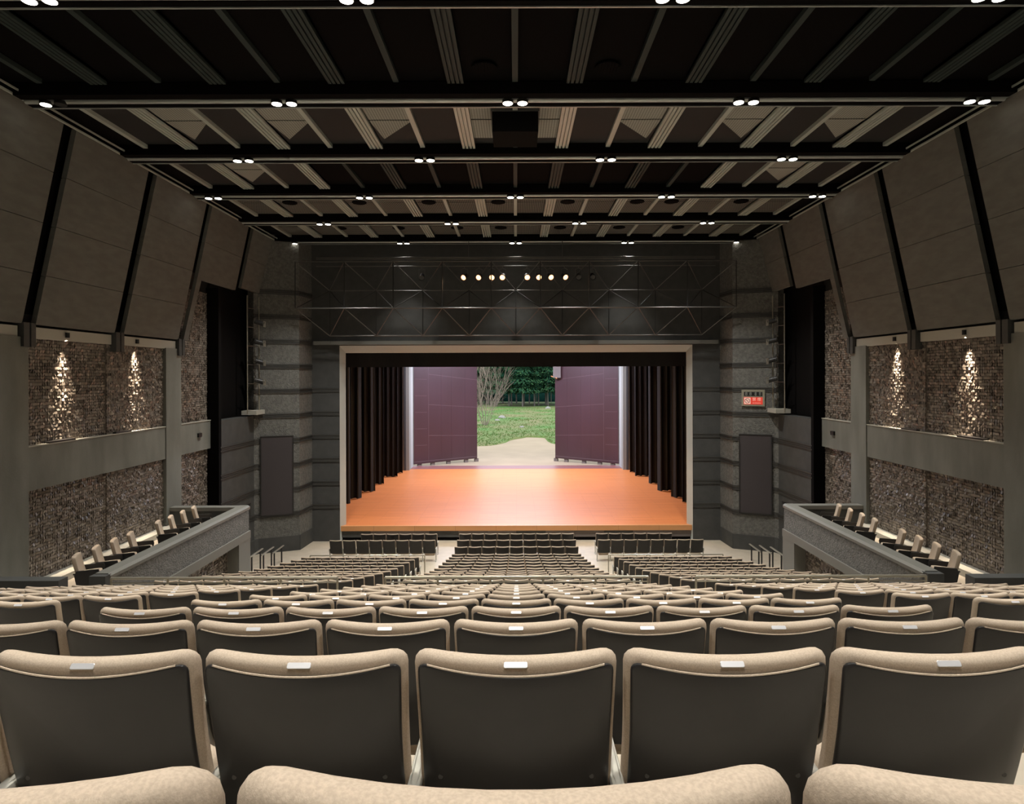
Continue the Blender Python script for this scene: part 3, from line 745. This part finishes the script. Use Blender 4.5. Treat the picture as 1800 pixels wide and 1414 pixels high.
for s in (-1, 1):
    for i, (y, x) in enumerate(legs):
        curtain(s * x, s * (x + 1.9 + (.9 if i == 0 else 0)), y, .68, 12.5, .11, .36, M['legcloth'], 'stage_curtain',
                'dark pleated side curtain on the %s of the stage, %s from the audience' % (SIDE[s], WORD[i + 1]), 'curtain', '%s side curtains' % SIDE[s], ph=i)
for i, y in enumerate((31.5, 35.2, 37.6, 40.3)):
    curtain(-9, 9, y, 9.6 + .1 * i, 13, .03, 1.1, M['blackcloth'], 'overhead_border', 'black overhead cloth border above the stage, %s from the front' % WORD[i + 1], 'curtain', 'overhead borders')

# added stage lights, hidden by the valance, to brighten and tint the floor
for i, (y, e, col) in enumerate(((30.6, .54, (1, .66, .36)), (34.0, .36, (1, .72, .46)), (38.9, .9, (.90, .80, .90)), (42.9, 4.0, (.78, .80, 1)))):
    t = thing('added_border_light', 'added box light hidden over the stage, %s from the audience' % WORD[i + 1], 'added stage light', (0, y, 10.6))
    MB().box(-5.0, 5.0, -.16, .16, .0, .22).build('housing', M['blackmetal'], t, angle=0)
    MB().tube((-5, 0, .3), (5, 0, .3), .03).build('pipe', M['steel'], t)
    light('AREA', 'added_border_light_source', (0, 0, -.02), STAGE_W * e, col, aim=(0, 0, -5), size=9.6, size_y=.28, parent=t)

# ------------------------------------------------------------------ big rear doors
for s in (-1, 1):
    hx, hy, ex, ey = -7.5, 46.55, -3.03, 49.3
    D = tag(thing('door_1' if s < 0 else 'door_2', None, None, (0, 0, 0)), None, kind='structure')
    a, b = Vector((hx, hy, 0)), Vector((ex, ey, 0)); u = (b - a).normalized(); L = (b - a).length; n_ = Vector((u.y, -u.x, 0))
    def P(t, z, o=0):
        p = a + u * t + n_ * o; return (p.x, p.y, z)
    def bar(t0, z0, t1, z1, w, o0, o1):
        return MB().hexa([P(t0, z0 - w, o0), P(t1, z1 - w, o0), P(t1, z1, o0), P(t0, z0, o0)], [P(t0, z0 - w, o1), P(t1, z1 - w, o1), P(t1, z1, o1), P(t0, z0, o1)])
    sided(MB().hexa([P(0, .78, -.3), P(L, .86, -.3), P(L, 9.8, -.3), P(0, 9.8, -.3)], [P(0, .78), P(L, .86), P(L, 9.8), P(0, 9.8)]), s).build('door_leaf', M['purple'], D, angle=0)
    T0 = L * .22
    for k in range(-1, 4):
        z = 2.80 + 2.24 * k + (.0 if k < 0 else 0)
        if k < 0: z = .98
        za_ = {-1: .97, 0: 2.86, 1: 5.16, 2: 7.42, 3: 9.6}[k]; zb2 = {-1: 1.04, 0: 2.64, 1: 4.84, 2: 6.96, 3: 9.1}[k]
        sided(bar(T0 if k >= 0 else 0, za_, L, zb2, .03 if k >= 0 else .05, 0, .015), s).build('seam', M['seam'], D, angle=0)
    for k in range(7):
        z = 2.15 + 1.22 * k; sided(bar(.1, z + .02, T0 * .9, z, .025, 0, .012), s).build('seam', M['seam'], D, angle=0)
    for t in (T0, L * .42, L * .58, L * .8):
        sided(MB().hexa([P(t, 1, 0), P(t + .02, 1, 0), P(t + .02, 9.6, 0), P(t, 9.6, 0)], [P(t, 1, .008), P(t + .02, 1, .008), P(t + .02, 9.6, .008), P(t, 9.6, .008)]), s).build('seam', M['seam'] if t == T0 else M['purple'], D, angle=0)
    for t in (.35, 1.4, 2.7, 4.2, 5.1):
        sided(MB().hexa([P(t, .6, -.25), P(t + .3, .6, -.25), P(t + .3, .8, -.25), P(t, .8, -.25)], [P(t, .6, -.05), P(t + .3, .6, -.05), P(t + .3, .86, -.05), P(t, .86, -.05)]), s).build('foot', M['bark'], D, angle=0)
bx = thing('bracket_lamp', 'brown box fixture projecting above the free edge of the right stage door', 'lamp', (3.15, 49.0, 7.15))
MB().box(-.28, .28, -.25, .2, -.05, .9).build('housing', M['plinth'], bx); MB().hexa([(-.45, -.1, .05), (.0, -.3, -.12), (.0, .2, -.12), (-.45, .2, .05)], [(-.45, -.1, .12), (.0, -.3, -.05), (.0, .2, -.05), (-.45, .2, .12)]).build('visor', M['lipwood'], bx)

# ------------------------------------------------------------------ outdoors
sd = MB(); 
sd.add([(-200, 46.7, .60), (200, 46.7, .60), (200, 400, .60), (-200, 400, .60)], [(0, 1, 2, 3)])
tag(sd.build('ground', M['sand'], angle=0), None, kind='structure')
def ground(pxx, pyy, z=.62):
    d = FPX * (EYE - z) / (pyy - 660); return ((pxx - 907) * d / FPX, d)
rnd = random.Random(3)
def hgt(x, y): return .63 + min(1, max(0, (y - 59) / 10)) * (.2 + .10 * math.sin(x * .31 + 1) * math.sin(y * .23) + .06 * math.sin(x * .9) * math.cos(y * .7)) + max(0, (y - 90)) * .002
edgeL = [(700, 786), (760, 786), (838, 784.5), (862, 783.5), (880, 781), (897, 777.5), (893, 773), (884, 771.5), (900, 773.5), (915, 771.5), (925, 768.8), (945, 769.5), (960, 770), (974, 770.5), (1000, 770.5)]
def grass_patch(poly_front, name, label):
    pts = [ground(*p) for p in poly_front]; mb = MB(); cols = len(pts); rows = 60; v = []; f = []
    for i, (x, y) in enumerate(pts):
        for r in range(rows + 1):
            t = (r / rows) ** 1.5; yy = y + (175 - y) * t; xx = x + (x * 2.2 - x) * t
            xx += (i / (cols - 1) - .5) * 260 * t
            v.append((xx, yy, hgt(xx, yy) if r else .59))
    for i in range(cols - 1):
        for r in range(rows):
            a = i * (rows + 1) + r; f.append((a, a + rows + 1, a + rows + 2, a + 1))
    mb.add(v, f); o = mb.build(name, M['grass'], angle=80); return tag(o, label, 'meadow', kind='structure')
# front edge simplified so that it is single-valued in x
front = [(300, 787), (500, 787), (700, 786.5), (800, 785.5), (838, 784.5), (862, 783.5), (878, 781), (888, 778.5), (896, 774.5), (905, 772.5), (915, 771), (925, 769), (945, 769.5), (957, 770.2), (962, 776), (968, 779.5), (976, 781), (1010, 783), (1100, 785), (1500, 786)]
grass_patch(front, 'meadow', 'green uneven meadow between the sand and the forest')
# grass tufts: uncountable
gt = MB()
for i in range(9000):
    py_ = 719 + (784 - 719) * rnd.random() ** 1.0; pxx = rnd.uniform(800, 1010)
    fy = 0
    for (xa, ya), (xb, yb) in zip(front, front[1:]):
        if xa <= pxx <= xb: fy = ya + (yb - ya) * (pxx - xa) / (xb - xa)
    if py_ > fy: continue
    x, y = ground(pxx, py_); z = hgt(x, y) - .03; h = rnd.uniform(.06, .20); a = rnd.uniform(0, PI); w = rnd.uniform(.03, .09)
    dx, dy = math.cos(a) * w, math.sin(a) * w; lx = rnd.uniform(-.1, .1)
    gt.add([(x - dx, y - dy, z), (x + dx, y + dy, z), (x + lx, y, z + h)], [(0, 1, 2)])
tag(gt.build('grass_tufts', M['blade'], angle=0), 'tufts of green and straw grass all over the meadow', 'grass', kind='stuff')

def conifer_meshes(seed, H, R0):
    r = random.Random(seed); tk = MB().tube((0, 0, 0), (r.uniform(-.3, .3), 0, H * .95), .15, 6, .04); fo = MB()
    for i in range(5500):
        t = r.random() ** .8; z = H * (.20 + .80 * t); rad = R0 * (1 - t) ** .5 * (.35 + .65 * r.random() ** .5) * (1 + .2 * math.sin(t * 40)); a = r.uniform(0, 2 * PI)
        x, y = rad * math.cos(a), rad * math.sin(a); sz = r.uniform(.18, .42)
        d = Vector((math.cos(a), math.sin(a), -.55)).normalized(); sd_ = Vector((-math.sin(a), math.cos(a), r.uniform(-.5, .5))).normalized()
        p = Vector((x, y, z)); fo.add([p - sd_ * sz * .5, p + d * sz * 1.3 - sd_ * sz * .1, p + sd_ * sz * .5, p - d * sz * .4], [(0, 1, 2, 3)])
    return tk.mesh('trunk', M['bark']), fo.mesh('foliage', M['needle'], 0)
CON = [conifer_meshes(1, 14, 2.3), conifer_meshes(2, 15.5, 2.5), conifer_meshes(5, 13, 2.1)]
tn = 0
for row, (yb, n, xw) in enumerate(((131, 10, 13), (136, 10, 14), (142, 9, 15), (150, 10, 17))):
    for i in range(n):
        x = -xw + 2 * xw * (i + .5) / n + rnd.uniform(-.6, .6); y = yb + rnd.uniform(-2, 2) + (8 if x < -4 else 0)
        tk, fo = CON[(i + row) % 3]; tn += 1
        t = thing('conifer_tree', 'tall dark green conifer in the %s rank of the forest edge' % WORD[row + 1], 'tree', (x, y, hgt(x, y) - .1), 'conifers in the %s rank of the forest' % WORD[row + 1], rnd.uniform(0, 6))
        sc = rnd.uniform(.85, 1.15); t.scale = (sc, sc, sc)
        for nm, me in (('trunk', tk), ('foliage', fo)):
            o = bpy.data.objects.new(nm, me); C.objects.link(o); o.parent = t
def bare(seed, stems, H, spread, r0, col):
    r = random.Random(seed); st = MB(); tw = MB()
    def grow(mb, p, d, L, rad, depth):
        q = p
        for k in range(3):
            d2 = (d + Vector((r.uniform(-.14, .14), r.uniform(-.14, .14), .05))).normalized(); q2 = q + d2 * L / 3
            mb.tube(q, q2, rad * (1 - .2 * k), 5, rad * (.8 - .2 * k), cap=False); q = q2; d = d2
            if depth > 0:
                for _ in range(2):
                    e = (d + Vector((r.uniform(-.75, .75), r.uniform(-.75, .75), r.uniform(0, .4)))).normalized()
                    grow(tw, q, e, L * r.uniform(.45, .7), rad * .5, depth - 1)
    for i in range(stems):
        a = 2 * PI * i / stems + r.uniform(-.3, .3); d = Vector((math.cos(a) * spread, math.sin(a) * spread, 1)).normalized()
        grow(st, Vector((math.cos(a) * .25, math.sin(a) * .25, 0)), d, H * r.uniform(.45, .6), r0, 2)
    return st, tw
gx, gy = ground(850, 750)
for nm, (gx, gy), args, lab in (('bare_tree', ground(852, 750.5), (11, 9, 9.0, .40, .045, 0), 'bare pale multi-stemmed tree growing in the meadow by the left door'),
                                ('bare_tree', (-7.5, 128), (12, 2, 15.0, .18, .14, 0), 'leafless grey tree at the forest edge, left of the gap'),
                                ('bare_tree', (-4.8, 130), (13, 2, 14.0, .2, .13, 0), 'leafless grey tree in front of the conifers, right of its twin')):
    st, tw = bare(*args); t = thing(nm, lab, 'tree', (gx, gy, hgt(gx, gy) - .05))
    st.build('stem', M['twig'], t); tw.build('twigs', M['twig'], t)
for (p, r, lab) in (((882, 738), .62, 'pale boulder lying in the meadow right of the bare tree'), ((874, 742), .4, 'small brownish stone beside the pale boulder'), ((917, 754), .35, 'small white stone in the middle of the meadow'), ((963, 721.5), .6, 'dark stone far back near the forest on the right')):
    x, y = ground(*p); mb = MB(); r2 = random.Random(int(x * 100)); n = 10; v = []; f = []
    for j in range(6):
        ph = PI / 2 * j / 5
        for i in range(n):
            a = 2 * PI * i / n; k = r * r2.uniform(.85, 1.12); v.append((k * math.cos(a) * math.cos(ph), k * .8 * math.sin(a) * math.cos(ph), k * .7 * math.sin(ph)))
    for j in range(5):
        for i in range(n): f.append((j * n + i, j * n + (i + 1) % n, (j + 1) * n + (i + 1) % n, (j + 1) * n + i))
    mb.add(v, f); o = mb.build('stone', M['stone'], loc=(x, y, hgt(x, y) - .05)); tag(o, lab, 'stone')

hl = MB(); v = []; f = []
for i in range(41):
    for j, (yy, zz) in enumerate(((150, .5), (160, 2.5), (175, 5.2), (195, 7.4), (230, 7.8))):
        xx = -160 + 8 * i; v.append((xx, yy, zz + (.8 * math.sin(i * 1.3 + j) if j > 1 else 0)))
for i in range(40):
    for j in range(4): a = i * 5 + j; f.append((a, a + 5, a + 6, a + 1))
hl.add(v, f); tag(hl.build('hillside', M['hill'], angle=80), None, kind='structure')
# back wall behind the camera closes the room
tag(MB().box(-12, 12, -3.4, -3.2, -.6, 13.5).build('wall_back', M['panel'], angle=0), None, kind='structure')
